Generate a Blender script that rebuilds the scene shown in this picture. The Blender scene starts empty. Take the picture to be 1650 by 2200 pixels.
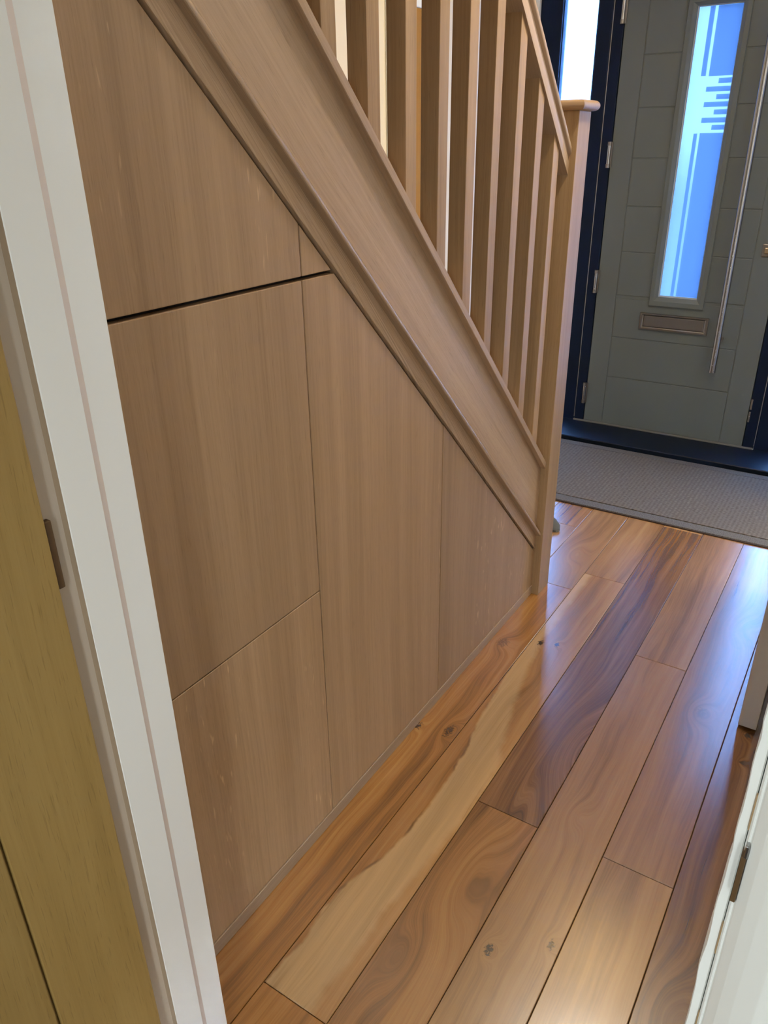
import bpy, bmesh, math, random
from mathutils import Vector, Matrix

random.seed(7)
SC = bpy.context.scene
COL = SC.collection

# ------------------------------------------------------------------ camera
def set_camera():
    yaw, pitch, roll, F = -0.5774, -0.4496, -0.0158, 1632.47
    cy, sy, cp, sp = math.cos(yaw), math.sin(yaw), math.cos(pitch), math.sin(pitch)
    f = Vector((sy * cp, cy * cp, sp)); r = Vector((cy, -sy, 0)); u = r.cross(f)
    c, s = math.cos(roll), math.sin(roll)
    R, U = c * r + s * u, -s * r + c * u
    cam = bpy.data.cameras.new('camera'); o = bpy.data.objects.new('camera', cam); COL.objects.link(o)
    M = Matrix((R, U, -f)).transposed().to_4x4(); M.translation = Vector((0.8003, 0.0, 1.40))
    o.matrix_world = M
    cam.sensor_fit = 'HORIZONTAL'; cam.sensor_width = 36.0; cam.lens = F / 1650 * 36.0
    cam.clip_start = 0.02
    SC.camera = o
set_camera()

# ------------------------------------------------------------------ world, lights, exposure
SKY = (0.72, 0.86, 1.0); SKY_STRENGTH = 210.0
HALL_LAMP = 12.0         # radiance of the round hall ceiling light, assumed from the floor sheen
HALL_DOWNLIGHT = 480.0      # assumed second hall light, half way along the flight, added to brighten panels and balusters
STAIR_LAMP = 60.0         # assumed landing light up the stairwell, added to brighten the cream wall
ROOM_ASSUMED = 2.5        # assumed unseen light in the room the photographer stands in
ROOM_FILL = 7.0
ROOM_BACK = 56.0
SIDE_ROOM = 95.0
SIDE_FRONT = 20.0          # both side-room lights are unseen, added to brighten the hall through its doorway
WARM = (1.0, 0.64, 0.23)

w = bpy.data.worlds.new('sky'); SC.world = w; w.use_nodes = True
w.node_tree.nodes['Background'].inputs[0].default_value = (*SKY, 1)
w.node_tree.nodes['Background'].inputs[1].default_value = SKY_STRENGTH

def area_light(name, loc, target, sx, sy, power, color, shape='RECTANGLE'):
    l = bpy.data.lights.new(name, 'AREA'); l.shape = shape; l.size = sx; l.size_y = sy
    l.energy = power; l.color = color
    o = bpy.data.objects.new(name, l); COL.objects.link(o); o.location = loc
    o.rotation_euler = (Vector(target) - Vector(loc)).to_track_quat('-Z', 'Y').to_euler()
    return o
# near room: an assumed narrow light behind right, plus an added unseen overhead fill
area_light('room_assumed_light', (1.50, -1.78, 1.35), (0.0, 0.75, 0.42), 0.26, 1.3, ROOM_ASSUMED, (0.92, 0.97, 1.0)).data.spread = math.radians(44)  # assumed from the jamb shadow, no window built; spread narrowed to spare the balusters
area_light('room_overhead_fill', (0.6, -0.9, 2.36), (0.6, -0.9, 0), 1.4, 1.2, ROOM_FILL, (1.0, 0.93, 0.80))

area_light('room_back_fill', (-.75, -2.40, 1.35), (0.9, 0.4, 1.1), 1.0, 1.3, ROOM_BACK, (0.84, 0.95, 1.0))  # unseen fill from behind left, added to brighten the doorway lining
area_light('side_room_fill', (3.30, 2.95, 1.45), (0.0, 2.5, 1.1), 1.7, 1.4, SIDE_ROOM, (1.0, 0.92, 0.80))
area_light('side_room_front_fill', (1.75, 4.10, 1.40), (0.35, 1.6, 1.05), 1.4, 1.4, SIDE_FRONT, (1.0, 0.96, 0.92))

SC.view_settings.view_transform = 'Standard'
SC.view_settings.look = 'None'
SC.view_settings.gamma = 1.0
SC.view_settings.use_curve_mapping = False
SC.view_settings.exposure = 0.0
SC.cycles.max_bounces = 10
SC.cycles.diffuse_bounces = 6
SC.cycles.glossy_bounces = 5
SC.cycles.transmission_bounces = 8
SC.cycles.sample_clamp_indirect = 6.0

# ------------------------------------------------------------------ material helpers
class NT:
    def __init__(s, name):
        s.m = bpy.data.materials.new(name); s.m.use_nodes = True
        s.t = s.m.node_tree; s.n = s.t.nodes; s.l = s.t.links
        s.b = s.n['Principled BSDF']; s.out = s.n['Material Output']
    def node(s, typ, **kw):
        n = s.n.new(typ)
        for k, v in kw.items(): setattr(n, k, v)
        return n
    def put(s, sock, v):
        if hasattr(v, 'is_linked') or isinstance(v, bpy.types.NodeSocket): s.l.new(v, sock)
        else: sock.default_value = v
    def math(s, op, a, b=0.0, c=None, clamp=False):
        n = s.node('ShaderNodeMath', operation=op, use_clamp=clamp)
        s.put(n.inputs[0], a); s.put(n.inputs[1], b)
        if c is not None: s.put(n.inputs[2], c)
        return n.outputs[0]
    def pos(s): return s.node('ShaderNodeNewGeometry').outputs['Position']
    def xyz(s, v):
        n = s.node('ShaderNodeSeparateXYZ'); s.l.new(v, n.inputs[0]); return n.outputs
    def vec(s, x, y, z):
        n = s.node('ShaderNodeCombineXYZ')
        for i, q in enumerate((x, y, z)): s.put(n.inputs[i], q)
        return n.outputs[0]
    def noise(s, v, scale=1.0, detail=3.0, rough=0.55, dist=0.0, dims='3D', w=None):
        n = s.node('ShaderNodeTexNoise', noise_dimensions=dims)
        if dims == '1D': s.put(n.inputs['W'], w)
        else: s.l.new(v, n.inputs['Vector'])
        n.inputs['Scale'].default_value = scale; n.inputs['Detail'].default_value = detail
        n.inputs['Roughness'].default_value = rough; n.inputs['Distortion'].default_value = dist
        return n.outputs['Fac']
    def ramp(s, f, stops, interp='LINEAR'):
        n = s.node('ShaderNodeValToRGB'); cr = n.color_ramp; cr.interpolation = interp
        while len(cr.elements) < len(stops): cr.elements.new(0.5)
        for e, (p, c) in zip(cr.elements, stops):
            e.position = p; e.color = (*c, 1) if len(c) == 3 else c
        s.put(n.inputs[0], f); return n.outputs[0]
    def smooth(s, v, a, b):
        n = s.node('ShaderNodeMapRange', interpolation_type='SMOOTHSTEP')
        s.put(n.inputs[0], v); n.inputs[1].default_value = a; n.inputs[2].default_value = b
        return n.outputs[0]
    def mix(s, f, a, b, mode='MIX'):
        n = s.node('ShaderNodeMix', data_type='RGBA', blend_type=mode)
        s.put(n.inputs[0], f)
        for i, q in ((6, a), (7, b)):
            if isinstance(q, tuple): n.inputs[i].default_value = (*q, 1)
            else: s.l.new(q, n.inputs[i])
        return n.outputs[2]
    def curve(s, v, pts):
        """piecewise-linear lookup: v in metres -> metres"""
        r = None
        for (a, b), (c, d) in zip(pts, pts[1:]):
            n = s.node('ShaderNodeMapRange'); s.put(n.inputs[0], v)
            for i, q in zip((1, 2, 3, 4), (a, c, 0.0, d - b)): n.inputs[i].default_value = q
            r = s.math('ADD', n.outputs[0], pts[0][1] if r is None else r)
        return r
    def rand(s): return s.node('ShaderNodeObjectInfo').outputs['Random']
    def bump(s, h, strength=0.2, dist=0.001):
        n = s.node('ShaderNodeBump'); n.inputs['Strength'].default_value = strength
        n.inputs['Distance'].default_value = dist; s.l.new(h, n.inputs['Height'])
        s.l.new(n.outputs[0], s.b.inputs['Normal'])

def srgb(r, g, b):
    return tuple((c / 255 / 12.92) if c / 255 <= 0.04045 else ((c / 255 + 0.055) / 1.055) ** 2.4 for c in (r, g, b))

def plain(name, color, rough=0.5, metal=0.0, spec=0.5, mottle=0.04, scale=6.0):
    t = NT(name)
    v = t.noise(t.pos(), scale, 3)
    f = t.math('MULTIPLY_ADD', v, 2 * mottle, 1 - mottle)
    c = t.node('ShaderNodeVectorMath', operation='SCALE'); c.inputs[0].default_value = color
    t.l.new(f, c.inputs['Scale'])
    t.l.new(c.outputs[0], t.b.inputs['Base Color'])
    t.b.inputs['Roughness'].default_value = rough; t.b.inputs['Metallic'].default_value = metal
    t.b.inputs['Specular IOR Level'].default_value = spec
    return t.m

MSL = -0.976                                     # slope of the flight: dz/dy
SL = math.hypot(1, MSL)
AX = {'z': ((0, 0, 1), (0, 1, 0), (1, 0, 0)), 'y': ((0, 1, 0), (0, 0, 1), (1, 0, 0)), 'x': ((1, 0, 0), (0, 1, 0), (0, 0, 1)),
      's': ((0, 1 / SL, MSL / SL), (0, -MSL / SL, 1 / SL), (1, 0, 0))}

def oak(name, axis, dark=(0.205, 0.128, 0.066), mid=(0.325, 0.212, 0.120), light=(0.42, 0.285, 0.170), rough=0.42, fleck=0.0, cath=0.0, contrast=1.0, pore=0.5):
    t = NT(name); P = t.pos(); r = t.rand(); ax = []
    for d in AX[axis]:
        n = t.node('ShaderNodeVectorMath', operation='DOT_PRODUCT'); t.l.new(P, n.inputs[0]); n.inputs[1].default_value = d
        ax.append(n.outputs['Value'])
    g, a, b = ax
    off = t.math('MULTIPLY', r, 7.3)
    a = t.math('ADD', a, off); b = t.math('ADD', b, off)
    ab = t.math('ADD', a, b)
    wav = t.noise(t.vec(t.math('MULTIPLY', g, 1.4), t.math('MULTIPLY', ab, 3.0), off), 1.0, 2)
    aw = t.math('MULTIPLY_ADD', wav, 0.035, ab)
    fine = t.noise(t.vec(t.math('MULTIPLY', aw, 260), t.math('MULTIPLY', g, 3.0), b), 1.0, 3, 0.6)
    midn = t.noise(t.vec(t.math('MULTIPLY', aw, 34), t.math('MULTIPLY', g, 0.55), off), 1.0, 4, 0.6)
    broad = t.noise(t.vec(t.math('MULTIPLY', aw, 7.5), t.math('MULTIPLY', g, 0.25), off), 1.0, 2)
    f = t.math('MULTIPLY', fine, 0.30)
    f = t.math('MULTIPLY_ADD', midn, 0.42, f)
    f = t.math('MULTIPLY_ADD', broad, 0.28, f)
    if cath:                                     # cathedral figure: nested arches along the board
        gg = t.math('MULTIPLY_ADD', t.math('POWER', t.math('ABSOLUTE', t.math('SUBTRACT', t.math('FRACT', t.math('MULTIPLY', ab, 9.0)), 0.5)), 2.0), 2.2, t.math('MULTIPLY', g, 1.0))
        gg = t.math('MULTIPLY_ADD', wav, 0.25, gg)
        rg = t.noise(P, dims='1D', w=t.math('MULTIPLY', gg, 34.0), scale=1.0, detail=2)
        f = t.math('ADD', t.math('MULTIPLY', f, 1 - cath), t.math('MULTIPLY', rg, cath))
    f = t.math('MULTIPLY_ADD', t.math('SUBTRACT', f, 0.5), 1.9 * contrast, 0.5)
    col = t.ramp(f, [(0.12, dark), (0.5, mid), (0.88, light)])
    p = t.noise(t.vec(t.math('MULTIPLY', aw, 620), t.math('MULTIPLY', g, 26), b), 1.0, 1)
    pm = t.smooth(p, 0.60, 0.74)
    col = t.mix(t.math('MULTIPLY', pm, pore * 0.55), col, tuple(c * 0.55 for c in dark))
    if fleck:                                    # pale medullary rays, short and upright, in a loose band
        q = t.noise(t.vec(t.math('MULTIPLY', aw, 150), t.math('MULTIPLY', g, 22), b), 1.0, 1)
        zone = t.smooth(t.noise(t.vec(t.math('MULTIPLY', a, 5.0), t.math('MULTIPLY', g, 0.7), off), 1.0, 1), 0.47, 0.62)
        fm = t.math('MULTIPLY', t.smooth(q, 0.66, 0.76), zone)
        col = t.mix(t.math('MULTIPLY', fm, fleck), col, tuple(min(1, c * 1.35) for c in light))
    hs = t.node('ShaderNodeHueSaturation'); hs.inputs['Fac'].default_value = 1
    t.l.new(col, hs.inputs['Color']); t.l.new(t.math('MULTIPLY_ADD', r, 0.16, 0.92), hs.inputs['Value'])
    t.l.new(hs.outputs[0], t.b.inputs['Base Color'])
    t.b.inputs['Roughness'].default_value = rough
    t.b.inputs['Specular IOR Level'].default_value = 0.45
    t.bump(t.math('SUBTRACT', fine, t.math('MULTIPLY', pm, 0.6)), 0.12, 0.0006)
    return t.m

FLOOR_TONE = (1.04, 1.00, 0.78)
def floor_wood(name, dark, mid, light, knots=(), sap=None, freq=70.0, warp=0.02, seed=0.0, dark_streak=0.35):
    """knots: (x, y, rx, ry, swirl, core) in metres; sap: (edge_x0, slope, wobble, colour) pale sapwood to one side of a wavy edge"""
    dark, mid, light = [tuple(c * k for c, k in zip(q, FLOOR_TONE)) for q in (dark, mid, light)]
    t = NT(name); P = t.pos(); x, y, z = t.xyz(P)
    o = t.math('ADD', y, seed)
    wav = t.noise(t.vec(t.math('MULTIPLY', x, 5.0), t.math('MULTIPLY', o, 1.1), seed), 1.0, 3)
    g = t.math('MULTIPLY_ADD', t.math('SUBTRACT', wav, 0.5), warp * 4, x)
    core = None
    for (kx, ky, rx, ry, sw, co) in knots:
        dx = t.math('DIVIDE', t.math('SUBTRACT', x, kx), rx); dy = t.math('DIVIDE', t.math('SUBTRACT', y, ky), ry)
        d2 = t.math('ADD', t.math('MULTIPLY', dx, dx), t.math('MULTIPLY', dy, dy))
        e = t.math('EXPONENT', t.math('MULTIPLY', d2, -1.0))
        g = t.math('MULTIPLY_ADD', e, sw, g)
        if co:
            wob = t.noise(t.vec(t.math('MULTIPLY', x, 160), t.math('MULTIPLY', y, 160), 0.0), 1.0, 2)
            c = t.math('MULTIPLY', t.smooth(t.math('MULTIPLY_ADD', t.math('SUBTRACT', wob, 0.5), 1.0, e), 0.72, 0.98), co)
            core = c if core is None else t.math('MAXIMUM', core, c)
    v = t.vec(t.math('MULTIPLY', g, freq), t.math('MULTIPLY', o, 1.2), seed)
    a = t.noise(v, 1.0, 3, 0.6)
    bnd = t.noise(t.vec(t.math('MULTIPLY', g, freq * 0.28), t.math('MULTIPLY', o, 0.7), seed), 1.0, 2)
    fine = t.noise(t.vec(t.math('MULTIPLY', g, 420), t.math('MULTIPLY', o, 9), seed), 1.0, 2)
    f = t.math('MULTIPLY_ADD', bnd, 0.45, t.math('MULTIPLY', a, 0.38))
    f = t.math('MULTIPLY_ADD', fine, 0.17, f)
    f = t.math('MULTIPLY_ADD', t.math('SUBTRACT', f, 0.5), 2.7, 0.5)
    col = t.ramp(f, [(0.08, dark), (0.5, mid), (0.92, light)])
    if sap:
        pl, pr, sc = sap
        wn = t.noise(t.vec(0.0, t.math('MULTIPLY', o, 16.0), seed), 1.0, 3)
        wn = t.math('MULTIPLY', t.math('SUBTRACT', wn, 0.5), 0.022)
        dd = t.math('SUBTRACT', x, t.math('ADD', t.curve(y, pl), wn))
        d2 = t.math('SUBTRACT', x, t.math('ADD', t.curve(y, pr), t.math('MULTIPLY', wn, 1.6)))
        m = t.math('MULTIPLY', t.smooth(dd, -0.002, 0.008), t.math('SUBTRACT', 1.0, t.math('MULTIPLY', t.smooth(d2, -0.012, 0.012), 0.75)))
        sapc = t.ramp(f, [(0.05, tuple(c * 0.72 for c in sc)), (0.6, sc), (0.95, tuple(c * 1.12 for c in sc))])
        ss = t.smooth(t.noise(t.vec(t.math('MULTIPLY', g, 60), t.math('MULTIPLY', o, 1.3), seed + 2), 1.0, 4, 0.65), 0.56, 0.70)
        ss = t.math('MULTIPLY', ss, t.math('MULTIPLY_ADD', t.smooth(d2, -0.07, 0.0), 0.55, 0.18))
        sapc = t.mix(ss, sapc, tuple(c * 0.75 for c in dark))
        col = t.mix(m, col, sapc)
        line = t.math('MULTIPLY', t.smooth(dd, -0.004, 0.001), t.math('SUBTRACT', 1.0, t.smooth(dd, 0.001, 0.007)))
        brk = t.smooth(t.noise(t.vec(0.0, t.math('MULTIPLY', o, 7.0), 3.0), 1.0, 2), 0.45, 0.62)
        col = t.mix(t.math('MULTIPLY', t.math('MULTIPLY', line, brk), 0.7), col, tuple(c * 0.3 for c in dark))
    st = t.smooth(t.noise(t.vec(t.math('MULTIPLY', g, 46), t.math('MULTIPLY', o, 2.2), seed + 5), 1.0, 3), 0.60, 0.74)
    col = t.mix(t.math('MULTIPLY', st, dark_streak), col, tuple(c * 0.42 for c in dark))
    if core is not None:
        col = t.mix(core, col, (0.018, 0.012, 0.009))
    t.l.new(col, t.b.inputs['Base Color'])
    rn = t.noise(t.vec(t.math('MULTIPLY', x, 9), t.math('MULTIPLY', y, 4), 0.0), 1.0, 3)
    t.l.new(t.math('MULTIPLY_ADD', rn, 0.05, 0.215), t.b.inputs['Roughness'])
    t.b.inputs['Specular IOR Level'].default_value = 0.7
    t.b.inputs['Coat Weight'].default_value = 1.0; t.b.inputs['Coat Roughness'].default_value = 0.25
    t.bump(t.math('MULTIPLY_ADD', a, 0.3, t.noise(t.vec(t.math('MULTIPLY', x, 7), t.math('MULTIPLY', y, 3), 0.0), 1.0, 2)), 0.10, 0.0012)
    return t.m

# ------------------------------------------------------------------ mesh helpers
def link(name, me, mat, parent=None, smooth=False):
    o = bpy.data.objects.new(name, me); COL.objects.link(o)
    if mat:
        me.materials.append(mat)
    if parent: o.parent = parent
    if smooth:
        for p in me.polygons: p.use_smooth = True
    return o

def finish(bm, name, mat, parent=None, bevel=0.0, seg=2, smooth=False):
    bmesh.ops.recalc_face_normals(bm, faces=bm.faces[:])
    if bevel > 0:
        bmesh.ops.bevel(bm, geom=bm.edges[:], offset=bevel, offset_type='OFFSET', segments=seg, profile=0.5, affect='EDGES', clamp_overlap=True)
    me = bpy.data.meshes.new(name); bm.to_mesh(me); bm.free()
    o = link(name, me, mat, parent)
    if smooth:
        for p in me.polygons: p.use_smooth = True
        me.set_sharp_from_angle(angle=math.radians(35))
    return o

def add_box(bm, x0, x1, y0, y1, z0, z1):
    vs = [bm.verts.new(p) for p in ((x0, y0, z0), (x1, y0, z0), (x1, y1, z0), (x0, y1, z0), (x0, y0, z1), (x1, y0, z1), (x1, y1, z1), (x0, y1, z1))]
    for f in ((0, 3, 2, 1), (4, 5, 6, 7), (0, 1, 5, 4), (1, 2, 6, 5), (2, 3, 7, 6), (3, 0, 4, 7)):
        bm.faces.new([vs[i] for i in f])

def box(name, x0, x1, y0, y1, z0, z1, mat, parent=None, bevel=0.0, seg=2):
    bm = bmesh.new(); add_box(bm, x0, x1, y0, y1, z0, z1)
    return finish(bm, name, mat, parent, bevel, seg)

def boxes(name, lst, mat, parent=None, bevel=0.0):
    bm = bmesh.new()
    for b in lst: add_box(bm, *b)
    return finish(bm, name, mat, parent, bevel)

def sweep(name, rings, mat, parent=None, closed=True, bevel=0.0, smooth=False, cap=True):
    bm = bmesh.new(); R = [[bm.verts.new(p) for p in r] for r in rings]; n = len(R[0])
    for i in range(len(R) - 1):
        for k in range(n):
            bm.faces.new((R[i][k], R[i][(k + 1) % n], R[i + 1][(k + 1) % n], R[i + 1][k]))
    if cap:
        bm.faces.new(R[0][::-1]); bm.faces.new(R[-1])
    return finish(bm, name, mat, parent, bevel, 2, smooth)

def sloped(name, prof, y0, y1, mat, parent, bevel=0.0, smooth=False):
    """profile of (x, height at y = 1 m) points, run along the flight with plumb-cut ends"""
    rings = [[(x, y, h + MSL * (y - 1.0)) for x, h in prof] for y in (y0, y1)]
    return sweep(name, rings, mat, parent, bevel=bevel, smooth=smooth)

def prism_x(name, poly, x0, x1, mat, parent, bevel=0.0):
    return sweep(name, [[(x, y, z) for y, z in poly] for x in (x0, x1)], mat, parent, bevel=bevel)

def prism_z(name, poly, z0, z1, mat, parent=None, bevel=0.0, smooth=False):
    return sweep(name, [[(x, y, z) for x, y in poly] for z in (z0, z1)], mat, parent, bevel=bevel, smooth=smooth)

def tube(name, p0, p1, r, mat, parent=None, n=20, r1=None, bevel=0.0):
    p0, p1 = Vector(p0), Vector(p1); d = (p1 - p0).normalized(); u = d.orthogonal().normalized(); v = d.cross(u)
    r1 = r if r1 is None else r1
    rings = [[p + rr * (math.cos(2 * math.pi * k / n) * u + math.sin(2 * math.pi * k / n) * v) for k in range(n)] for p, rr in ((p0, r), (p1, r1))]
    return sweep(name, rings, mat, parent, smooth=True)

def empty(name, loc=(0, 0, 0)):
    # children are modelled in world space, so the root keeps the origin of the room frame
    o = bpy.data.objects.new(name, None); COL.objects.link(o); o.empty_display_size = 0.1
    o.location = loc
    return o

def tag(o, label=None, cat=None, group=None, kind=None):
    if label: o['label'] = label
    if cat: o['category'] = cat
    if group: o['group'] = group
    if kind: o['kind'] = kind
    return o

def root_at(root, loc):
    """move an Empty to the base of its thing without moving the parts"""
    root.location = loc
    for c in root.children: c.matrix_parent_inverse = Matrix.Translation(-Vector(loc))

# ------------------------------------------------------------------ materials
M_white = plain('white_gloss_paint', (0.82, 0.84, 0.81), 0.32, mottle=0.02, scale=3)
M_rebate_shade = plain('rebate_shade_tone', (0.56, 0.48, 0.385), 0.5, mottle=0.05)  # white lining's shade and oak bounce put into the rebate colour
M_stop_shade = plain('stop_front_shade', (0.36, 0.275, 0.185), 0.5, mottle=0.1)  # shade on the front of the stop, put into its colour
M_caulk = plain('pinkish_caulk', (0.66, 0.59, 0.53), 0.6, mottle=0.03)
M_wall = plain('white_wall_paint', (0.82, 0.81, 0.77), 0.75, mottle=0.02)
M_cream = plain('cream_wall_paint', (0.78, 0.70, 0.54), 0.8, mottle=0.02)
M_ceil = plain('ceiling_paint', (0.86, 0.85, 0.83), 0.8, mottle=0.01)
M_frame = plain('anthracite_frame', (0.003, 0.008, 0.022), 0.5, spec=0.15, mottle=0.12, scale=40)
M_door = plain('grey_green_door', (0.115, 0.132, 0.126), 0.42, mottle=0.05, scale=5)
M_steel = plain('brushed_steel', (0.36, 0.36, 0.36), 0.25, metal=1.0)
M_satin = plain('satin_steel', (0.27, 0.25, 0.23), 0.38, metal=1.0)
M_brass = plain('dull_brass', (0.45, 0.36, 0.24), 0.4, metal=1.0)
M_strip = plain('aluminium_strip', (0.20, 0.20, 0.19), 0.5, metal=0.5)
M_dark = plain('dark_gap', (0.012, 0.008, 0.006), 0.9)
M_sill = plain('dark_sill', (0.004, 0.008, 0.016), 0.42, spec=0.2, mottle=0.1)
M_brownhole = plain('latch_hole_brown', (0.10, 0.055, 0.02), 0.5, mottle=0.25, scale=60)
M_chip = plain('bare_wood_chip', (0.45, 0.30, 0.15), 0.7)
M_sub = plain('subfloor', (0.05, 0.035, 0.025), 0.9)
M_carpet = plain('stair_carpet', (0.13, 0.105, 0.08), 0.95, mottle=0.1, scale=80)
M_felt = plain('grey_felt', (0.07, 0.07, 0.062), 0.95, mottle=0.15, scale=120)
M_paving = plain('blue_grey_paving', (0.26, 0.34, 0.44), 0.85, mottle=0.08, scale=1.5)
M_oakpanel = oak('oak_veneer_upright', 'z', dark=(0.24, 0.147, 0.072), mid=(0.375, 0.242, 0.130), light=(0.48, 0.322, 0.182), fleck=0.6, contrast=0.80, pore=0.4)
M_oakstring = oak('oak_along_flight', 's', dark=(0.25, 0.165, 0.095), mid=(0.39, 0.272, 0.172), light=(0.50, 0.36, 0.24), contrast=0.85)
M_oakcath = oak('oak_crown_cut', 's', dark=(0.29, 0.190, 0.105), mid=(0.47, 0.325, 0.20), light=(0.58, 0.42, 0.275), cath=0.5, contrast=1.1)
M_oakbead = oak('oak_bead', 's', dark=(0.25, 0.165, 0.095), mid=(0.39, 0.272, 0.172), light=(0.50, 0.36, 0.24), contrast=0.6, rough=0.24)
M_oakup = oak('oak_upright', 'z', dark=(0.20, 0.124, 0.058), mid=(0.33, 0.212, 0.108), light=(0.43, 0.29, 0.16), contrast=0.85)
M_oakx = oak('oak_across', 'x', contrast=0.7)
M_oakplinth = oak('oak_plinth', 'y', dark=(0.22, 0.15, 0.09), mid=(0.33, 0.235, 0.15), light=(0.40, 0.30, 0.20), contrast=0.6)
M_oakdoor = oak('oak_door_olive', 'z', dark=(0.21, 0.132, 0.034), mid=(0.305, 0.200, 0.062), light=(0.38, 0.262, 0.092), contrast=0.7, pore=0.6)
M_oakorange = oak('oak_door_orange', 'z', dark=(0.22, 0.10, 0.018), mid=(0.30, 0.145, 0.03), light=(0.37, 0.19, 0.045), contrast=0.6)

for m_, q_ in ((M_oakorange, .05), (M_oakup, .22)): m_.node_tree.nodes['Principled BSDF'].inputs['Specular IOR Level'].default_value = q_
M_oakorange.node_tree.nodes['Principled BSDF'].inputs['Roughness'].default_value = .8

def emit(name, color, strength):
    t = NT(name); t.b.inputs['Base Color'].default_value = (0.9, 0.9, 0.9, 1)
    t.b.inputs['Emission Color'].default_value = (*color, 1); t.b.inputs['Emission Strength'].default_value = strength
    return t.m

def glass_mat(name, rects=(), tint=(0.073, 0.099, 0.132), clear_tint=(0.0395, 0.0600, 0.098)):
    """obscure glass: blurred see-through plus a milky part; inside the rects (x0, x1, z0, z1) the etching is left out"""
    t = NT(name); x, y, z = t.xyz(t.pos()); m = None
    for (x0, x1, z0, z1) in rects:
        q = t.math('MULTIPLY', t.math('MULTIPLY', t.math('GREATER_THAN', x, x0), t.math('LESS_THAN', x, x1)),
                   t.math('MULTIPLY', t.math('GREATER_THAN', z, z0), t.math('LESS_THAN', z, z1)))
        m = q if m is None else t.math('MAXIMUM', m, q)
    def glass(c, r):
        n = t.node('ShaderNodeBsdfRefraction'); n.inputs['Color'].default_value = (*c, 1)
        n.inputs['Roughness'].default_value = r; n.inputs['IOR'].default_value = 1.12; return n.outputs[0]
    tr = t.node('ShaderNodeBsdfTranslucent'); tr.inputs['Color'].default_value = (*tint, 1)
    a = t.node('ShaderNodeMixShader'); a.inputs[0].default_value = 0.45
    t.l.new(glass(tint, 0.42), a.inputs[1]); t.l.new(tr.outputs[0], a.inputs[2])
    res = a.outputs[0]
    if m is not None:
        tc = t.node('ShaderNodeBsdfTranslucent'); tc.inputs['Color'].default_value = (*clear_tint, 1)
        cl = t.node('ShaderNodeMixShader'); cl.inputs[0].default_value = 0.05
        t.l.new(tc.outputs[0], cl.inputs[1]); t.l.new(glass(tuple(c * 0.6 for c in tint), 0.3), cl.inputs[2])
        b = t.node('ShaderNodeMixShader'); t.l.new(m, b.inputs[0])
        t.l.new(res, b.inputs[1]); t.l.new(cl.outputs[0], b.inputs[2]); res = b.outputs[0]
    gl = t.node('ShaderNodeBsdfGlossy'); gl.inputs['Roughness'].default_value = 0.1
    c = t.node('ShaderNodeMixShader'); c.inputs[0].default_value = 0.04
    t.l.new(res, c.inputs[1]); t.l.new(gl.outputs[0], c.inputs[2])
    t.l.new(c.outputs[0], t.out.inputs['Surface'])
    return t.m
DOOR_RECTS = [(-.0445, .06, 1.6458, 1.90), (-.0763, -.0572, 1.6476, 1.90),
              (-.001, .06, 1.6180, 1.6375), (-.047, .06, 1.5875, 1.6066), (-.001, .06, 1.5575, 1.5770), (-.047, .06, 1.5290, 1.5488),
              (-.001, .06, 1.4995, 1.5190), (-.047, .06, 1.4684, 1.4882), (-.001, .06, 1.4400, 1.4600),
              (-.0455, .06, 0.729, 1.4285), (-.0715, -.0560, 0.729, 1.4270)]
M_glass_door = glass_mat('etched_glass', DOOR_RECTS)
M_glass_side = glass_mat('frosted_glass', tint=(0.50, 0.71, 1.0))

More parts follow.
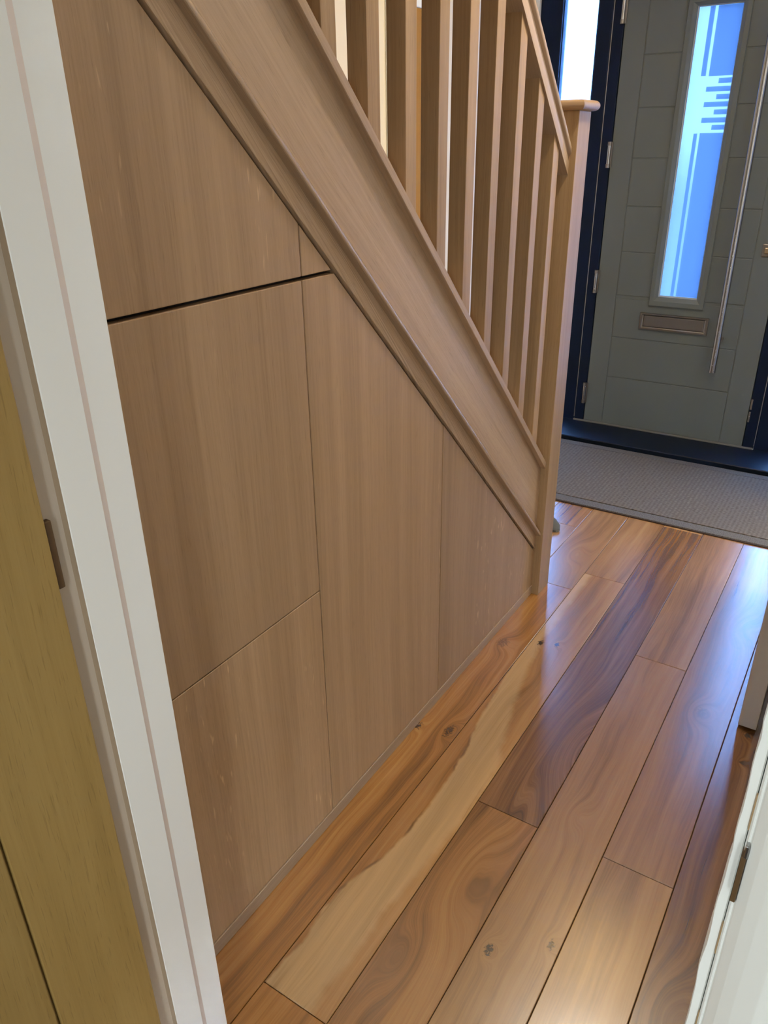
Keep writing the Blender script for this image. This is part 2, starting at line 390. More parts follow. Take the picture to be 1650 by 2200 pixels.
# ------------------------------------------------------------------ structure: floor
XW0, XW1 = -0.95, 0.83                            # hall side walls
floor = boxes('floor', [(-1.7, 2.3, -2.6, 3.95, -0.08, -0.019), (2.3, 3.5, 1.1, 4.3, -0.08, -0.019), (XW1, 2.3, 1.1, 4.3, -0.019, -0.004)], M_sub)
tag(floor, 'polished wide plank wooden hall floor with dark knots', 'floor', kind='structure')
D0, M0, L0 = (0.090, 0.040, 0.014), (0.215, 0.100, 0.034), (0.34, 0.180, 0.075)
fw = {
 'a': floor_wood('plank_orange', (0.125, 0.050, 0.012), (0.31, 0.138, 0.036), (0.45, 0.23, 0.078), knots=[(0.085, 1.397, .022, .05, .05, .8), (0.005, 1.37, .018, .03, .03, .9), (0.04, 1.835, .035, .05, .05, .5)], seed=1.0, freq=80),
 'b': floor_wood('plank_sapwood', (0.16, 0.066, 0.018), (0.30, 0.140, 0.045), (0.40, 0.21, 0.085), knots=[(0.140, 1.893, .017, .032, .02, 1.0), (0.186, 1.9105, .016, .026, .03, .9), (0.19, 1.72, .03, .10, -.03, 0)], sap=([(.62, .113), (.72, .122), (.80, .110), (.90, .124), (.96, .147), (1.05, .160), (1.25, .162), (1.40, .146), (1.52, .124), (1.69, .112), (1.90, .106), (2.40, .104)],
        [(.62, .225), (.85, .222), (1.0, .240), (1.3, .256), (1.45, .225), (1.58, .185), (1.72, .165), (1.90, .140), (2.40, .135)], (0.49, 0.305, 0.135)), seed=2.3, freq=46, dark_streak=0.3),
 'c': floor_wood('plank_brown', D0, (0.28, 0.132, 0.046), (0.40, 0.210, 0.085), knots=[(0.33, 1.02, .05, .14, .07, 0), (0.31, 0.80, .03, .09, -.05, 0)], seed=3.1, freq=55),
 'd': floor_wood('plank_dark_swirl', (0.062, 0.030, 0.014), (0.175, 0.082, 0.034), (0.275, 0.142, 0.064), knots=[(0.412, 1.505, .085, .20, .17, 0), (0.33, 1.30, .022, .16, .05, 0)], seed=4.7, freq=105, dark_streak=0.28),
 'e': floor_wood('plank_tan_knotty', (0.15, 0.072, 0.028), (0.29, 0.155, 0.064), (0.38, 0.215, 0.096), knots=[(0.4387, 0.9007, .017, .026, .045, 1.0), (0.5375, 0.9739, .014, .022, .03, .85), (0.47, 1.30, .03, .05, .03, 0)], seed=5.9, freq=44, dark_streak=0.25),
 'f': floor_wood('plank_plain_brown', (0.16, 0.082, 0.040), (0.31, 0.172, 0.088), (0.40, 0.242, 0.135), seed=6.4, freq=42, dark_streak=0.18),
 'g': floor_wood('plank_golden', (0.14, 0.066, 0.022), (0.29, 0.155, 0.06), (0.38, 0.22, 0.095), knots=[(0.60, 0.70, .03, .06, .03, 0)], seed=7.7, freq=48, dark_streak=0.25),
 'h': floor_wood('plank_swirl', (0.12, 0.060, 0.028), (0.25, 0.130, 0.060), (0.34, 0.19, 0.09), knots=[(0.632, 1.8175, .03, .05, .08, .3), (0.65, 2.3, .05, .1, .05, 0)], seed=8.2, freq=60, dark_streak=0.22),
 'i': floor_wood('plank_dark', (0.050, 0.022, 0.010), (0.150, 0.068, 0.026), (0.25, 0.125, 0.052), knots=[(0.755, 1.79, .016, .02, .03, 1.0), (0.76, 1.68, .012, .016, .02, .8), (0.76, 0.95, .05, .10, .08, 0)], seed=9.5, freq=75, dark_streak=0.55),
 'j': floor_wood('plank_mid', (0.15, 0.074, 0.034), (0.29, 0.155, 0.075), (0.38, 0.222, 0.115), knots=[(0.33, 2.95, .04, .08, .06, 0), (0.02, 2.5, .05, .12, .08, 0), (0.47, 2.6, .03, .12, .07, 0)], seed=11.0, freq=48, dark_streak=0.2),
}
X = [-0.038 + 0.149 * k for k in range(-7, 7)]
Xe = {0: -.038, 1: .1109, 2: .2558, 3: .4069, 4: .5555, 5: .7057, 6: XW1}
planks = [(0, -.4, .30, 'j'), (0, .30, 2.245, 'a'), (0, 2.245, 3.72, 'j'), (1, -.4, .622, 'a'), (1, .622, 2.377, 'b'), (1, 2.377, 3.72, 'j'),
          (2, -.4, 1.2234, 'c'), (2, 1.2234, 2.90, 'd'), (2, 2.90, 3.72, 'f'), (3, -.4, 1.985, 'e'), (3, 1.985, 3.72, 'f'),
          (4, -.4, 1.2255, 'g'), (4, 1.2255, 3.72, 'h'), (5, -.4, 3.72, 'i')]
def plank(x0, x1, y0, y1, m):
    bm = bmesh.new(); g = 0.0007; c = 0.0012
    t0 = [(x0 + g, y0 + g), (x1 - g, y0 + g), (x1 - g, y1 - g), (x0 + g, y1 - g)]
    t1 = [(x0 + g + c, y0 + g + c), (x1 - g - c, y0 + g + c), (x1 - g - c, y1 - g - c), (x0 + g + c, y1 - g - c)]
    R = [[bm.verts.new((*p, z)) for p in r] for r, z in ((t0, -0.0185), (t0, -0.0012), (t1, 0.0))]
    for i in range(2):
        for k in range(4): bm.faces.new((R[i][k], R[i][(k + 1) % 4], R[i + 1][(k + 1) % 4], R[i + 1][k]))
    bm.faces.new(R[2]); bm.faces.new(R[0][::-1])
    return finish(bm, 'plank', fw[m], floor)
for k, y0, y1, m in planks: plank(Xe[k], Xe[k + 1], y0, y1, m)
rr = random.Random(3)
xx = -0.038; n = 0
while xx > XW0 + 0.01:                             # rows beyond the foot of the stairs
    x0 = max(xx - 0.149, XW0); ys = [2.10, 2.5 + 0.9 * rr.random(), 3.72]
    for a, b in zip(ys, ys[1:]): plank(x0, xx, a, b, rr.choice('acfgj'))
    xx = x0; n += 1

# ------------------------------------------------------------------ structure: walls and ceiling
YD = 3.873                                         # face of the front door
H = 2.40
tag(boxes('wall_left', [(XW0 - .1, XW0, 0.40, 4.0, 0, 3.7)], M_cream), 'cream wall on the far side of the stairs', 'wall', kind='structure')
tag(boxes('wall_right', [(XW1, XW1 + .1, 0.512, 2.58, 0, H), (XW1, XW1 + .1, 3.36, 4.0, 0, H), (XW1, XW1 + .1, 2.58, 3.36, 2.03, H)], M_wall), 'white hall wall on the right behind the open white door', 'wall', kind='structure')  # doorway opening is unseen and assumed, added to let light into the hall
FX0, FX1 = -0.82, 0.765                            # clear opening of the front screen
tag(boxes('wall_front', [(XW0, FX0, YD - .02, YD + .25, 0, H), (FX1, XW1, YD - .02, YD + .25, 0, H), (FX0, FX1, YD - .02, YD + .25, 2.16, H)], M_wall),
    'white wall around the front door', 'wall', kind='structure')
LX, RX = 0.1224, 0.803                             # lining faces of the near doorway
YN0, YN1 = 0.385, 0.500
tag(boxes('wall_near', [(-.05, LX - .024, YN0, YN1, 0, H), (RX + .035, 2.2, YN0, YN1, 0, H), (LX - .024, RX + .035, YN0, YN1, 2.06, H)], M_wall),
    'white wall with the near doorway', 'wall', kind='structure')
tag(boxes('wall_stair_end', [(XW0, -.05, YN0, YN1, 0, 3.7), (-.05, .055, YN0, YN1, H, 3.7)], plain('bounce_cut_paint', (0.20, 0.155, 0.11), 0.8)), 'unseen wall at the upper end of the stair flight, darkened to cut bounce', 'wall', kind='structure')  # wall colour darkened to keep bounce light off the balusters
tag(boxes('wall_back', [(-1.7, 2.3, -2.6, -2.5, 0, H), (-1.7, -1.6, -2.5, YN0, 0, H), (2.2, 2.3, -2.5, YN0, 0, H), (-1.6, XW0, YN0, YN1, 0, H)], M_wall),
    'white walls of the near room', 'wall', kind='structure')
tag(boxes('wall_side_room', [(3.4, 3.5, 1.2, 4.3, 0, H), (XW1 + .1, 3.5, 1.1, 1.2, 0, H), (XW1 + .1, 3.5, 4.2, 4.3, 0, H)], M_wall),
    'white walls of the assumed side room beyond the open door', 'wall', kind='structure')
tag(boxes('ceiling', [(-1.7, 2.3, -2.6, YN1, H, H + .1), (0.055, XW1 + .1, YN1, 4.0, H, H + .1), (XW1 + .1, 3.5, 1.1, 4.3, H, H + .1), (XW0, 0.055, 2.45, 4.0, H, H + .1),
                      (XW0, 0.055, 0.4, 2.45, 3.6, 3.7), (0.055, 0.155, YN1, 2.55, H + .1, 3.7), (XW0, 0.155, 2.45, 2.55, H + .1, 3.7)], M_ceil),
    'white ceiling over hall and stairwell', 'ceiling', kind='structure')
tag(boxes('baseboard_right', [(XW1 - .016, XW1, 0.53, 2.53, 0.0, 0.12), (XW1 - .016, XW1, 3.41, 3.64, 0.0, 0.12)], M_white, bevel=.004), 'white skirting board along the right wall', 'skirting', kind='structure')

# near doorway lining (white, slightly chipped gloss paint)
tl = empty('trim_1'); tag(tl, 'white gloss door lining with stop, left of the near doorway', 'door frame', kind='structure')
YA = 0.4184
prism_z('rebate', [(LX - .0005, .376), (LX + .0002, .376), (LX + .0002, YA + .002), (LX - .0005, YA + .002)], 0, 2.03, M_rebate_shade, tl)
prism_z('lining', [(LX, 0.378), (LX, 0.4690), (.1284, 0.4705), (.1286, 0.512), (.1245, 0.514), (LX - .024, 0.514), (LX - .024, 0.378)], 0, 2.03, M_white, tl, bevel=.0008)
prism_z('door_stop', [(LX - .001, YA), (.1322, YA), (.1330, YA + .0008), (.1330, .4622), (LX - .001, .4622)], 0, 2.03, M_white, tl)
prism_z('stop_shade_skin', [(LX - .0003, YA - .0006), (.1320, YA - .0006), (.1320, YA + .001), (LX - .0003, YA + .001)], 0, 2.03, M_stop_shade, tl)
prism_z('caulk_strip', [(LX - .0005, .4618), (.1329, .4618), (.1312, .4650), (.1292, .4700), (.1285, .4722), (LX - .0005, .4722)], 0, 2.03, M_caulk, tl, smooth=True)
hg = box('hinge', LX - .0005, LX + .0075, .3935, .4015, .978, 1.058, M_brownhole, tl, bevel=.0012)
tag(hg, 'dark brown hinge knuckle')

def wobbly_strip(name, pts, z0, z1, mat, parent, amp, n=140, seed=1, move=()):
    """upright moulding whose chosen profile points wander a little, like a chipped painted edge"""
    r = random.Random(seed); rings = []; off = 0.0
    for i in range(n + 1):
        z = z0 + (z1 - z0) * i / n
        off = off * 0.72 + r.uniform(-amp, amp)
        rings.append([(x + (off if k in move else 0), y, z) for k, (x, y) in enumerate(pts)])
    return sweep(name, rings, mat, parent)
tr_ = empty('trim_2'); tag(tr_, 'white door lining with chipped edge and latch hole, right of the near doorway', 'door frame', kind='structure')
wobbly_strip('door_stop', [(.7957, YA + .003), (.7964, YA), (.8020, YA), (.8028, YA + .0010), (.8028, .467), (.7957, .467)], 0, 2.03, M_white, tr_, .0007, n=170, move=(0, 1, 5))
prism_z('lining', [(.8030, YA + .012), (.8034, YA - .0030), (.8044, YA - .0085), (.8058, YA - .0075), (.8068, YA - .011), (.8130, .3985), (.8210, .3900), (.8330, .3800), (.8480, .3730), (RX + .075, .3700), (RX + .075, .380), (RX + .035, .383), (RX + .035, .514), (.8045, .514), (.8030, .47)], 0, 2.03, M_white, tr_, bevel=.0005)
for i_ in range(5):
    zc = (1.30, 1.02, .90, .80, .62)[i_]
    tag(box('chip', .8026, .8036, YA - .0014, YA + .001, zc - (.012, .018, .02, .014, .01)[i_], zc + .012, M_chip, tr_), 'bare wood chip in the paint')
tag(box('latch_hole', .8030, .8062, YA - .0120, YA - .0020, .947, .989, M_brownhole, tr_, bevel=.0006), 'brown bare wood latch hole')
box('strike_plate', .8040, .8066, YA - .0125, YA - .0040, .988, .999, M_steel, tr_, bevel=.0008)

# ------------------------------------------------------------------ near oak door, folded open on the left
dn = empty('door_2'); tag(dn, 'oak interior door standing open at the left edge, grooved boards', 'door', kind='structure')
DXF = .135
box('stile', .100, DXF, .2622, .3910, .008, 1.985, M_oakdoor, dn, bevel=.0012)
box('panel', .103, DXF - .0012, -.05, .2592, .008, 1.985, M_oakdoor, dn, bevel=.0016)
box('panel', .103, DXF - .0012, -.37, -.0530, .008, 1.985, M_oakdoor, dn, bevel=.0016)
box('core', .104, .128, -.3695, .3895, .010, 1.983, M_oakdoor, dn)

# ------------------------------------------------------------------ staircase
st = empty('staircase'); tag(st, 'oak staircase with square balusters, newel post and closed string', 'staircase')
# string board and the lower cover board
YS0, YS1 = 0.53, 2.1485
sloped('string', [(-.032, 1.30), (-.0005, 1.30), (-.0005, 1.5905), (-.032, 1.5905)], YS0, YS1, M_oakstring, st)
sloped('cover_strip', [(-.018, 1.297), (.0012, 1.297), (.0018, 1.2985), (.0018, 1.350), (-.018, 1.350)], YS0, YS1, M_oakcath, st)
bead = [(-.0003, 1.3465), (.0170, 1.3465), (.0182, 1.3480), (.0186, 1.3505), (.0184, 1.3545), (.0172, 1.3590), (.0148, 1.3630), (.0110, 1.3665), (.0065, 1.3690), (-.0003, 1.3700)]
sloped('bead_moulding', bead, YS0, YS1, M_oakbead, st, smooth=True)
# base rail
sloped('base_rail', [(-.052, 1.588), (.0138, 1.588), (.015, 1.5895), (.015, 1.6105), (.0135, 1.6125), (-.0505, 1.6125), (-.052, 1.6105)], YS0, YS1 - .0003, M_oakstring, st)
# handrail
hp = [(.026, 0), (.0265, .002), (.0262, .024), (.0235, .0285), (.0245, .0325), (.0300, .0365), (.0318, .0405), (.0315, .0480), (.0280, .0530), (.0200, .0560), (.0, .0575)]
prof = [(-.018 + x, 2.441 + h * SL) for x, h in hp] + [(-.018 - x, 2.441 + h * SL) for x, h in hp[-2::-1]]
sloped('handrail', prof, 0.62, YS1 - .0003, M_oakstring, st, smooth=True)
# balusters
bx0, bx1, bw = -.0375, .0025, .038
proto = None
for k in range(-3, 9):
    y0 = 1.0736 + .1217 * k; y1 = y0 + bw
    zb = lambda y: 1.6115 + MSL * (y - 1)
    zt = lambda y: 2.4415 + MSL * (y - 1)
    if proto is None:
        proto = prism_x('baluster', [(y0, zb(y0)), (y1, zb(y1)), (y1, zt(y1)), (y0, zt(y0))], bx0, bx1, M_oakup, st, bevel=.0012)
        pk = k
    else:
        c = proto.copy(); COL.objects.link(c); c.parent = st
        c.location = (0, .1217 * (k - pk), MSL * .1217 * (k - pk))
# newel post and its bullnosed cap
nx0, nx1, ny0, ny1 = -.064, .026, 2.1485, 2.2385
nw = box('newel_post', nx0, nx1, ny0, ny1, 0, 1.4742, M_oakup, st, bevel=.0012)
def cap_mesh():
    rings = []; ov = .0175; cx0, cx1, cy0, cy1 = nx0 - ov, nx1 + ov, ny0 - ov, ny1 + ov; r = .0128
    for i in range(9):
        a = -math.pi / 2 + math.pi * i / 8
        ins = r * (1 - math.cos(a)); z = 1.4742 + r + r * math.sin(a)
        rings.append([(cx0 + ins, cy0 + ins, z), (cx1 - ins, cy0 + ins, z), (cx1 - ins, cy1 - ins, z), (cx0 + ins, cy1 - ins, z)])
    return rings
sweep('cap', cap_mesh(), M_oakx, nw, smooth=True)
# treads and risers behind the string
for k in range(1, 10):
    yr = 2.345 - .205 * (k - 1)
    box('tread', XW0 + .002, -.037 if k > 1 else -.07, max(yr - .225, YN1 + .002), yr + .018, .2 * k - .022, .2 * k, M_carpet, st, bevel=.004)
    box('riser', XW0 + .002, -.037 if k > 1 else -.07, yr - .018, yr, .2 * (k - 1), .2 * k - .022, M_carpet, st)
root_at(st, (-.02, 2.19, 0))

# ------------------------------------------------------------------ cupboard under the stairs
cb = empty('understairs_cupboard'); tag(cb, 'oak panelled cupboard doors fitted under the sloping staircase', 'cupboard')
zs = lambda y: 1.2865 + MSL * (y - 1)             # upper edge of the doors, under the cover strip
ZG, ZL, J1, J2, YE, Y0 = 1.2075, .6187, .9960, 1.4881, 2.1480, .516
ygap = lambda z: 1 + (z - 1.2865) / MSL
T0, T1 = -.018, 0.0
def cdoor(poly, lab): 
    o = prism_x('door', poly, T0, T1, M_oakpanel, cb, bevel=.0013); tag(o, lab)
zu, zd = ZG + .0035, ZG - .0030
cdoor([(Y0, zu), (J1 - .0015, zu), (J1 - .0015, zs(J1 - .0015)), (Y0, zs(Y0))], 'large oak door top left with a sloping top edge')
cdoor([(J1 + .0015, zu), (ygap(zu) - .001, zu), (J1 + .0015, zs(J1 + .0015))], 'small triangular oak piece under the slope')
cdoor([(Y0, ZL + .0013), (J1 - .0015, ZL + .0013), (J1 - .0015, zd), (Y0, zd)], 'square oak door in the middle of the left column')
cdoor([(Y0, .035), (J1 - .0015, .035), (J1 - .0015, ZL - .0013), (Y0, ZL - .0013)], 'oak door at the foot of the left column')
cdoor([(J1 + .0015, .035), (J2 - .0014, .035), (J2 - .0014, zs(J2)), (ygap(zd), zd), (J1 + .0015, zd)], 'tall oak door with clipped top corner')
cdoor([(J2 + .0014, .035), (YE, .035), (YE, zs(YE)), (J2 + .0014, zs(J2))], 'low oak door tapering down to the newel post')
prism_x('plinth', [(Y0, 0.0005), (YE, 0.0005), (YE, .0335), (Y0, .0335)], -.018, .0022, M_oakplinth, cb, bevel=.0012)
prism_x('carcass', [(Y0, .002), (YE, .002), (YE, zs(YE)), (Y0, zs(Y0))], -.033, -.0195, M_dark, cb)
root_at(cb, (0, 1.3, 0))

# ------------------------------------------------------------------ front door
fd = empty('door_1'); tag(fd, 'grey-green panelled front door with narrow etched window and long steel pull bar', 'front door', kind='structure')
LXL, LXR, LZ0, LZ1 = -.425, .372, .0455, 2.05
GX0, GX1, GZ0, GZ1 = -.1245, .0565, .7215, 1.9045
bm = bmesh.new()
for b in ((LXL, GX0 - .006, YD + .003, YD + .044, LZ0, LZ1), (GX1 + .006, LXR, YD + .003, YD + .044, LZ0, LZ1),
          (GX0 - .006, GX1 + .006, YD + .003, YD + .044, LZ0, GZ0 - .006), (GX0 - .006, GX1 + .006, YD + .003, YD + .044, GZ1 + .006, LZ1)): add_box(bm, *b)
finish(bm, 'core', M_door, fd)
gx0, gx1 = -.3255, .2655; q = .0022
def fpanel(x0, x1, z0, z1): box('panel', x0, x1, YD, YD + .006, z0, z1, M_door, fd, bevel=.0016)
fpanel(LXL, gx0 - q, LZ0, LZ1); fpanel(gx1 + q, LXR, LZ0, LZ1)
rows = [.3023 + .2054 * i for i in range(9)]
fpanel(gx0 + q * 0, gx1, LZ0, rows[0] - q); fpanel(gx0, gx1, rows[8] + q, LZ1)
for i in range(8):
    if i < 1: fpanel(gx0 + q, gx1 - q, rows[i] + q, rows[i + 1] - q)
    elif i == 1: fpanel(gx0 + q, gx1 - q, rows[i] + q, .700)
    else:
        z0 = rows[i] + q
        fpanel(gx0 + q, GX0 - .012, z0, rows[i + 1] - q); fpanel(GX1 + .012, gx1 - q, z0, rows[i + 1] - q)
# glazing cassette
def ring(name, o, i, yo, yi, yb, mat, parent):
    """picture-frame moulding: outer rectangle o and inner rectangle i (x0, x1, z0, z1); depths at outer lip, inner lip and back"""
    cor = lambda r: [(r[0], r[2]), (r[1], r[2]), (r[1], r[3]), (r[0], r[3])]
    lerp = lambda a, b, s: tuple(p + (q_ - p) * s for p, q_ in zip(a, b))
    prof = [(0, yb), (0, yo + .002), (.06, yo), (.55, yo), (.66, yo + .003), (.94, yi), (1, yi + .003), (1, yb)]
    bm = bmesh.new(); R = []
    for s, yy in prof: R.append([bm.verts.new((x, yy, z)) for x, z in cor(lerp(o, i, s))])
    m = len(R)
    for a in range(m):
        b = (a + 1) % m
        for k in range(4): bm.faces.new((R[a][k], R[a][(k + 1) % 4], R[b][(k + 1) % 4], R[b][k]))
    return finish(bm, name, mat, parent)
ring('glazing_frame', (-.1605, .0925, .6790, 1.9300), (GX0, GX1, GZ0, GZ1), YD - .013, YD - .004, YD + .004, M_door, fd)
gl = box('glass', GX0 - .005, GX1 + .005, YD + .014, YD + .020, GZ0 - .005, GZ1 + .005, M_glass_door, fd); tag(gl, 'blue etched glass with bars and strips left clear')
M_bead = plain('pale_spacer', (0.55, 0.60, 0.66), 0.3, mottle=0.02)
ring('spacer', (GX0 - .002, GX1 + .002, GZ0 - .002, GZ1 + .002), (GX0 + .0055, GX1 - .0035, GZ0 + .006, GZ1 - .004), YD + .0085, YD + .0085, YD + .0135, M_bead, fd)
# letter plate
lp = ring('letter_plate', (-.1945, .1265, .5640, .6425), (-.176, .108, .576, .631), YD - .013, YD - .008, YD + .001, M_satin, fd); tag(lp, 'satin steel letter plate')
box('flap', -.1745, .1065, YD - .0075, YD - .001, .5775, .6295, M_satin, lp, bevel=.002)
# pull bar
pb = tube('pull_handle', (.1872, YD - .055, .405), (.1872, YD - .055, 1.86), .0148, M_steel, fd, n=28); tag(pb, 'long round brushed steel pull bar')
for zz in (.555, 1.71):
    tube('standoff', (.1872, YD - .045, zz), (.1872, YD + .001, zz), .009, M_steel, pb)
    tube('rose', (.1872, YD - .006, zz), (.1872, YD, zz), .016, M_satin, pb)
ls = box('thumb_turn', .2965, .347, YD - .006, YD + .001, .930, .985, M_satin, fd, bevel=.003)
box('knob', .309, .336, YD - .026, YD - .006, .946, .972, M_brass, ls, bevel=.004)
for zc in (1.918, 1.3449, .7726, .1997):
    h = tube('hinge', (-.4335, YD - .012, zc - .054), (-.4335, YD - .012, zc + .054), .0082, M_steel, fd, n=16)
    box('hinge_leaf', -.4300, -.4195, YD - .0065, YD + .0005, zc - .054, zc + .054, M_satin, h, bevel=.001)
    for e in (-1, 1): tube('knuckle', (-.4335, YD - .012, zc + e * .039), (-.4335, YD - .012, zc + e * .055), .0092, M_satin, h, n=16)
root_at(fd, (-.03, YD, 0))

# frame of the front screen
ff = empty('trim_3'); tag(ff, 'anthracite front door frame with side window frames', 'door frame', kind='structure')
YF0, YF1 = YD - .004, YD + .07
def fbox(n, *a, bevel=.004): return box(n, *a, M_frame, ff, bevel=bevel)
fbox('jamb', -.4770, LXL - .0025, YF0, YF1, .03, 2.06); fbox('jamb', LXR + .0025, .4240, YF0, YF1, .03, 2.06)
fbox('rebate', LXL - .0035, LXL + .016, YD + .0455, YF1, .03, 2.06, bevel=.001); fbox('rebate', LXR - .016, LXR + .0035, YD + .0455, YF1, .03, 2.06, bevel=.001)
fbox('rebate', LXL, LXR, YD + .0455, YF1, 2.035, 2.06, bevel=.001); fbox('rebate', LXL, LXR, YD + .0455, YF1, .03, .065, bevel=.001)
fbox('head', -.4770, .4240, YF0, YF1, 2.053, 2.16)
SGL, SGR = (-.7120, -.5480), (.4930, .6560)
for (x0, x1, g0, g1) in ((FX0, -.4795, *SGL), (.4265, FX1, *SGR)):
    fbox('side_stile', x0, g0, YF0, YF1, .03, 2.16, bevel=.006); fbox('side_stile', g1, x1, YF0, YF1, .03, 2.16, bevel=.006)
    fbox('side_rail', g0 - .001, g1 + .001, YF0, YF1, .03, .17); fbox('side_rail', g0 - .001, g1 + .001, YF0, YF1, 2.03, 2.16)
M_joint = plain('silver_joint', (0.42, 0.42, 0.40), 0.3, metal=0.8)
box('joint_strip', -.4795, -.4770, YF0 + .0005, YF1, .06, 2.16, M_joint, ff); box('joint_strip', .4240, .4265, YF0 + .0005, YF1, .06, 2.16, M_joint, ff)
for zc in (.20, .262): box('keep', LXR + .003, LXR + .012, YF0 - .002, YF0 + .004, zc - .026, zc + .026, M_steel, ff, bevel=.001)
M_blue = plain('pale_glazing_bead', (0.30, 0.45, 0.70), 0.2, mottle=0.02)
for i, (g0, g1) in enumerate((SGL, SGR)):
    wn = empty('window_%d' % (i + 1)); tag(wn, ('tall frosted side window left of the front door', 'tall frosted side window right of the front door')[i], 'window', kind='structure')
    box('glass', g0, g1, YD + .030, YD + .036, .165, 2.035, M_glass_side, wn)
    ring('glazing_bead', (g0, g1, .17, 2.03), (g0 + .008, g1 - .006, .178, 2.022), YD + .004, YD + .016, YD + .029, M_frame, wn)
    root_at(wn, ((g0 + g1) / 2, YD, .165))

# sill and threshold
ts = empty('trim_4'); tag(ts, 'dark front door sill with a thin aluminium strip', 'threshold', kind='structure')
prism = sweep('sill', [[(x, 3.648, 0), (x, 3.645, .025), (x, 3.649, .029), (x, YD - .006, .044), (x, YD + .10, .044), (x, YD + .10, 0)] for x in (-.90, XW1 - .020)], M_sill, ts)
box('threshold_strip', -.478, .424, YD - .017, YD - .0045, .043, .0515, M_strip, ts, bevel=.002)

# ------------------------------------------------------------------ mat
def mat_material():
    t = NT('ribbed_mat'); x, y, z = t.xyz(t.pos())
    n = t.noise(t.pos(), 9.0, 4)
    rib = t.math('SINE', t.math('MULTIPLY', t.math('MULTIPLY_ADD', n, 0.004, y), 2 * math.pi / .0105))
    rib2 = t.math('SINE', t.math('MULTIPLY', t.math('MULTIPLY_ADD', n, 0.003, x), 2 * math.pi / .016))
    sp = t.noise(t.vec(t.math('MULTIPLY', x, 60), t.math('MULTIPLY', y, 420), 0.0), 1.0, 3)
    f = t.math('MULTIPLY_ADD', rib, 0.08, t.math('MULTIPLY_ADD', rib2, 0.05, t.math('MULTIPLY', sp, 1.0)))
    col = t.ramp(f, [(0.25, (0.055, 0.046, 0.036)), (0.55, (0.135, 0.115, 0.092)), (0.85, (0.23, 0.205, 0.17))])
    t.l.new(col, t.b.inputs['Base Color']); t.b.inputs['Roughness'].default_value = 0.9
    t.b.inputs['Specular IOR Level'].default_value = 0.25
    t.bump(f, 0.7, 0.003); return t.m
def mat_border():
    t = NT('mat_border_weave'); n = t.noise(t.pos(), 260.0, 2)
    col = t.ramp(n, [(0.3, (0.045, 0.041, 0.035)), (0.7, (0.15, 0.138, 0.12))])
    t.l.new(col, t.b.inputs['Base Color']); t.b.inputs['Roughness'].default_value = 0.9; t.bump(n, 0.5, 0.002); return t.m
M_matb = mat_border(); M_edge = plain('mat_edge', (0.035, 0.018, 0.010), 0.8)
mt = box('doormat', -.72, .79, 2.9755, 3.5865, 0.0, .0085, mat_material(), None, bevel=.0015)
tag(mt, 'wide ribbed grey-brown mat lying before the front door', 'mat')
box('border', -.72, .79, 2.9155, 2.9705, 0.0, .0080, M_matb, mt, bevel=.002)
box('border', -.72, .79, 3.5912, 3.640, 0.0, .0080, M_matb, mt, bevel=.002)
box('edge', -.72, .79, 2.9105, 2.9158, 0.0, .0050, M_edge, mt, bevel=.001)

# ------------------------------------------------------------------ grey slipper behind the newel
def slipper():
    rings = []; L = .235
    for i in range(15):
        s = i / 14; w_ = .040 * (math.sin(math.pi * min(1, max(0.0, .06 + .90 * s))) ** .38) * (0.86 + .22 * s); h_ = .052 - .012 * s - .022 * max(0, s - .75) * 4
        if i in (0, 14): w_ *= .55; h_ *= .6
        rings.append([(L * s, w_ * math.cos(2 * math.pi * k / 16), max(0.0, h_ * .5 + h_ * .5 * math.sin(2 * math.pi * k / 16))) for k in range(16)])
    return rings
sl = sweep('slipper', slipper(), M_felt, None, smooth=True)
sl.location = (-.300, 2.735, 0.002); sl.rotation_euler = (0, 0, math.radians(-26))
tag(sl, 'grey felt slipper whose tip shows behind the newel post', 'slipper')
so = sweep('sole', [[(x * 1.02 - .002, y * 1.06, z) for x, y, z in r] for r in [[(.235 * (.5 + .5 * math.cos(2 * math.pi * k / 20)), .038 * math.sin(2 * math.pi * k / 20), zz) for k in range(20)] for zz in (-.0015, .005)]], plain('slipper_sole', (0.10, 0.09, 0.07), 0.8), sl)

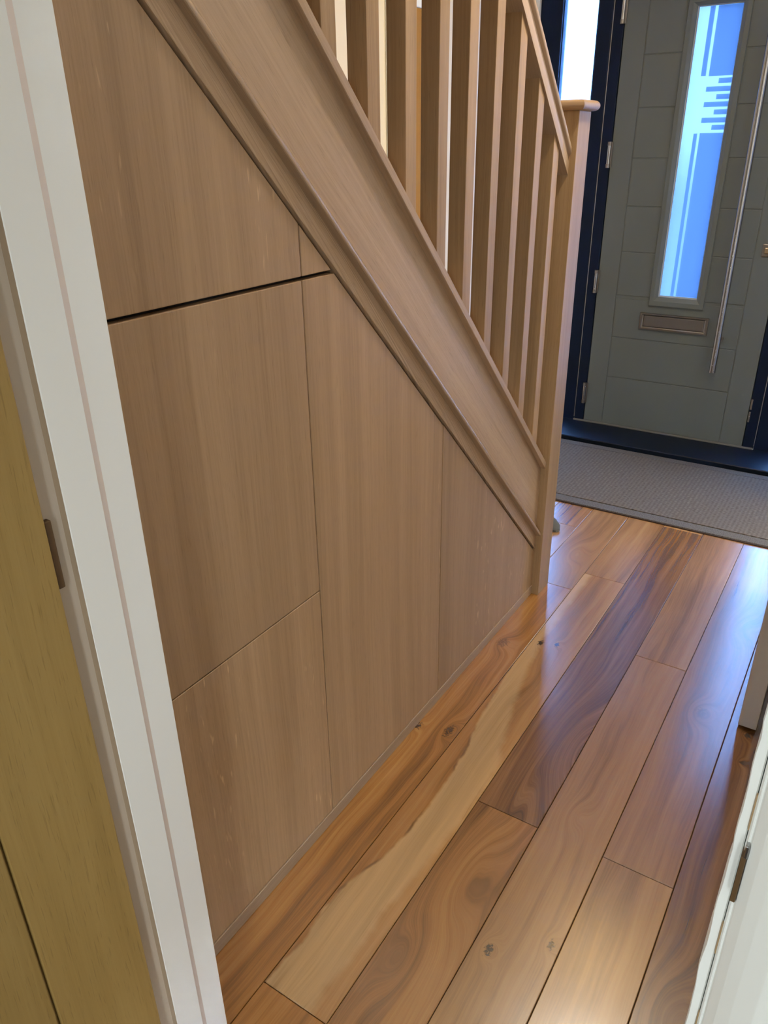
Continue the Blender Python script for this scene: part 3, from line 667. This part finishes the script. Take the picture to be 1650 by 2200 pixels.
# ------------------------------------------------------------------ white door folded against the right wall
dw = empty('door_3'); tag(dw, 'plain white door standing open in shade by the right wall', 'door', kind='structure')
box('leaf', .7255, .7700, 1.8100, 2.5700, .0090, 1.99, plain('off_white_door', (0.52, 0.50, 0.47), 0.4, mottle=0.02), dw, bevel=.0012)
for zz in (.2, 1.75): box('hinge', .7700, XW1, 2.545, 2.569, zz - .05, zz + .05, M_satin, dw, bevel=.002)
root_at(dw, (.75, 2.57, 0))

# ------------------------------------------------------------------ oak cupboard door with white surround on the left wall
dl = empty('door_4'); tag(dl, 'orange oak door in a white surround on the cream wall, seen between balusters', 'door', kind='structure')
box('leaf', XW0, XW0 + .022, 2.80, 3.075, .01, 1.866, M_oakorange, dl, bevel=.002)
box('surround', XW0, XW0 + .03, 2.745, 3.15, 1.866, 1.915, M_white, dl, bevel=.003)
box('surround', XW0, XW0 + .03, 2.745, 2.80, 0, 1.866, M_white, dl, bevel=.003)
box('surround', XW0, XW0 + .03, 3.075, 3.15, 0, 1.866, M_white, dl, bevel=.003)
root_at(dl, (XW0, 2.94, 0))

# ------------------------------------------------------------------ assumed ceiling lights (round, flush, warm), none in view
def assumed_ceiling_light(x, y, z, r, strength, label, color=WARM):
    e = empty('assumed_ceiling_light'); tag(e, label, 'ceiling light', group='assumed flush ceiling lights')
    n = 32
    ringp = lambda rad, zz: [(x + rad * math.cos(2 * math.pi * k / n), y + rad * math.sin(2 * math.pi * k / n), zz) for k in range(n)]
    sweep('rim', [ringp(r + .018, z), ringp(r + .018, z - .018), ringp(r + .008, z - .024), ringp(r, z - .022), ringp(r, z)], M_white, e, cap=False)
    sweep('diffuser', [ringp(r, z - .006), ringp(r, z - .0215)], emit('warm_diffuser_%d' % int(strength * 10), color, strength), e)
    root_at(e, (x, y, z))
assumed_ceiling_light(.30, 2.66, H, .17, HALL_LAMP, 'assumed round flush ceiling light above the hall before the front door')
assumed_ceiling_light(.46, 1.94, H, .065, HALL_DOWNLIGHT, 'small assumed round ceiling light above the hall beside the balusters', (1.0, 0.88, 0.70))
assumed_ceiling_light(-.50, 2.28, 3.6, .09, STAIR_LAMP, 'assumed round flush ceiling light high over the stairs')

# ------------------------------------------------------------------ outside
gr = boxes('ground_outside', [(-40, 40, YD + .26, 60, -.12, -.04)], M_paving); tag(gr, 'blue-grey paving outside the front door', 'ground', kind='structure')
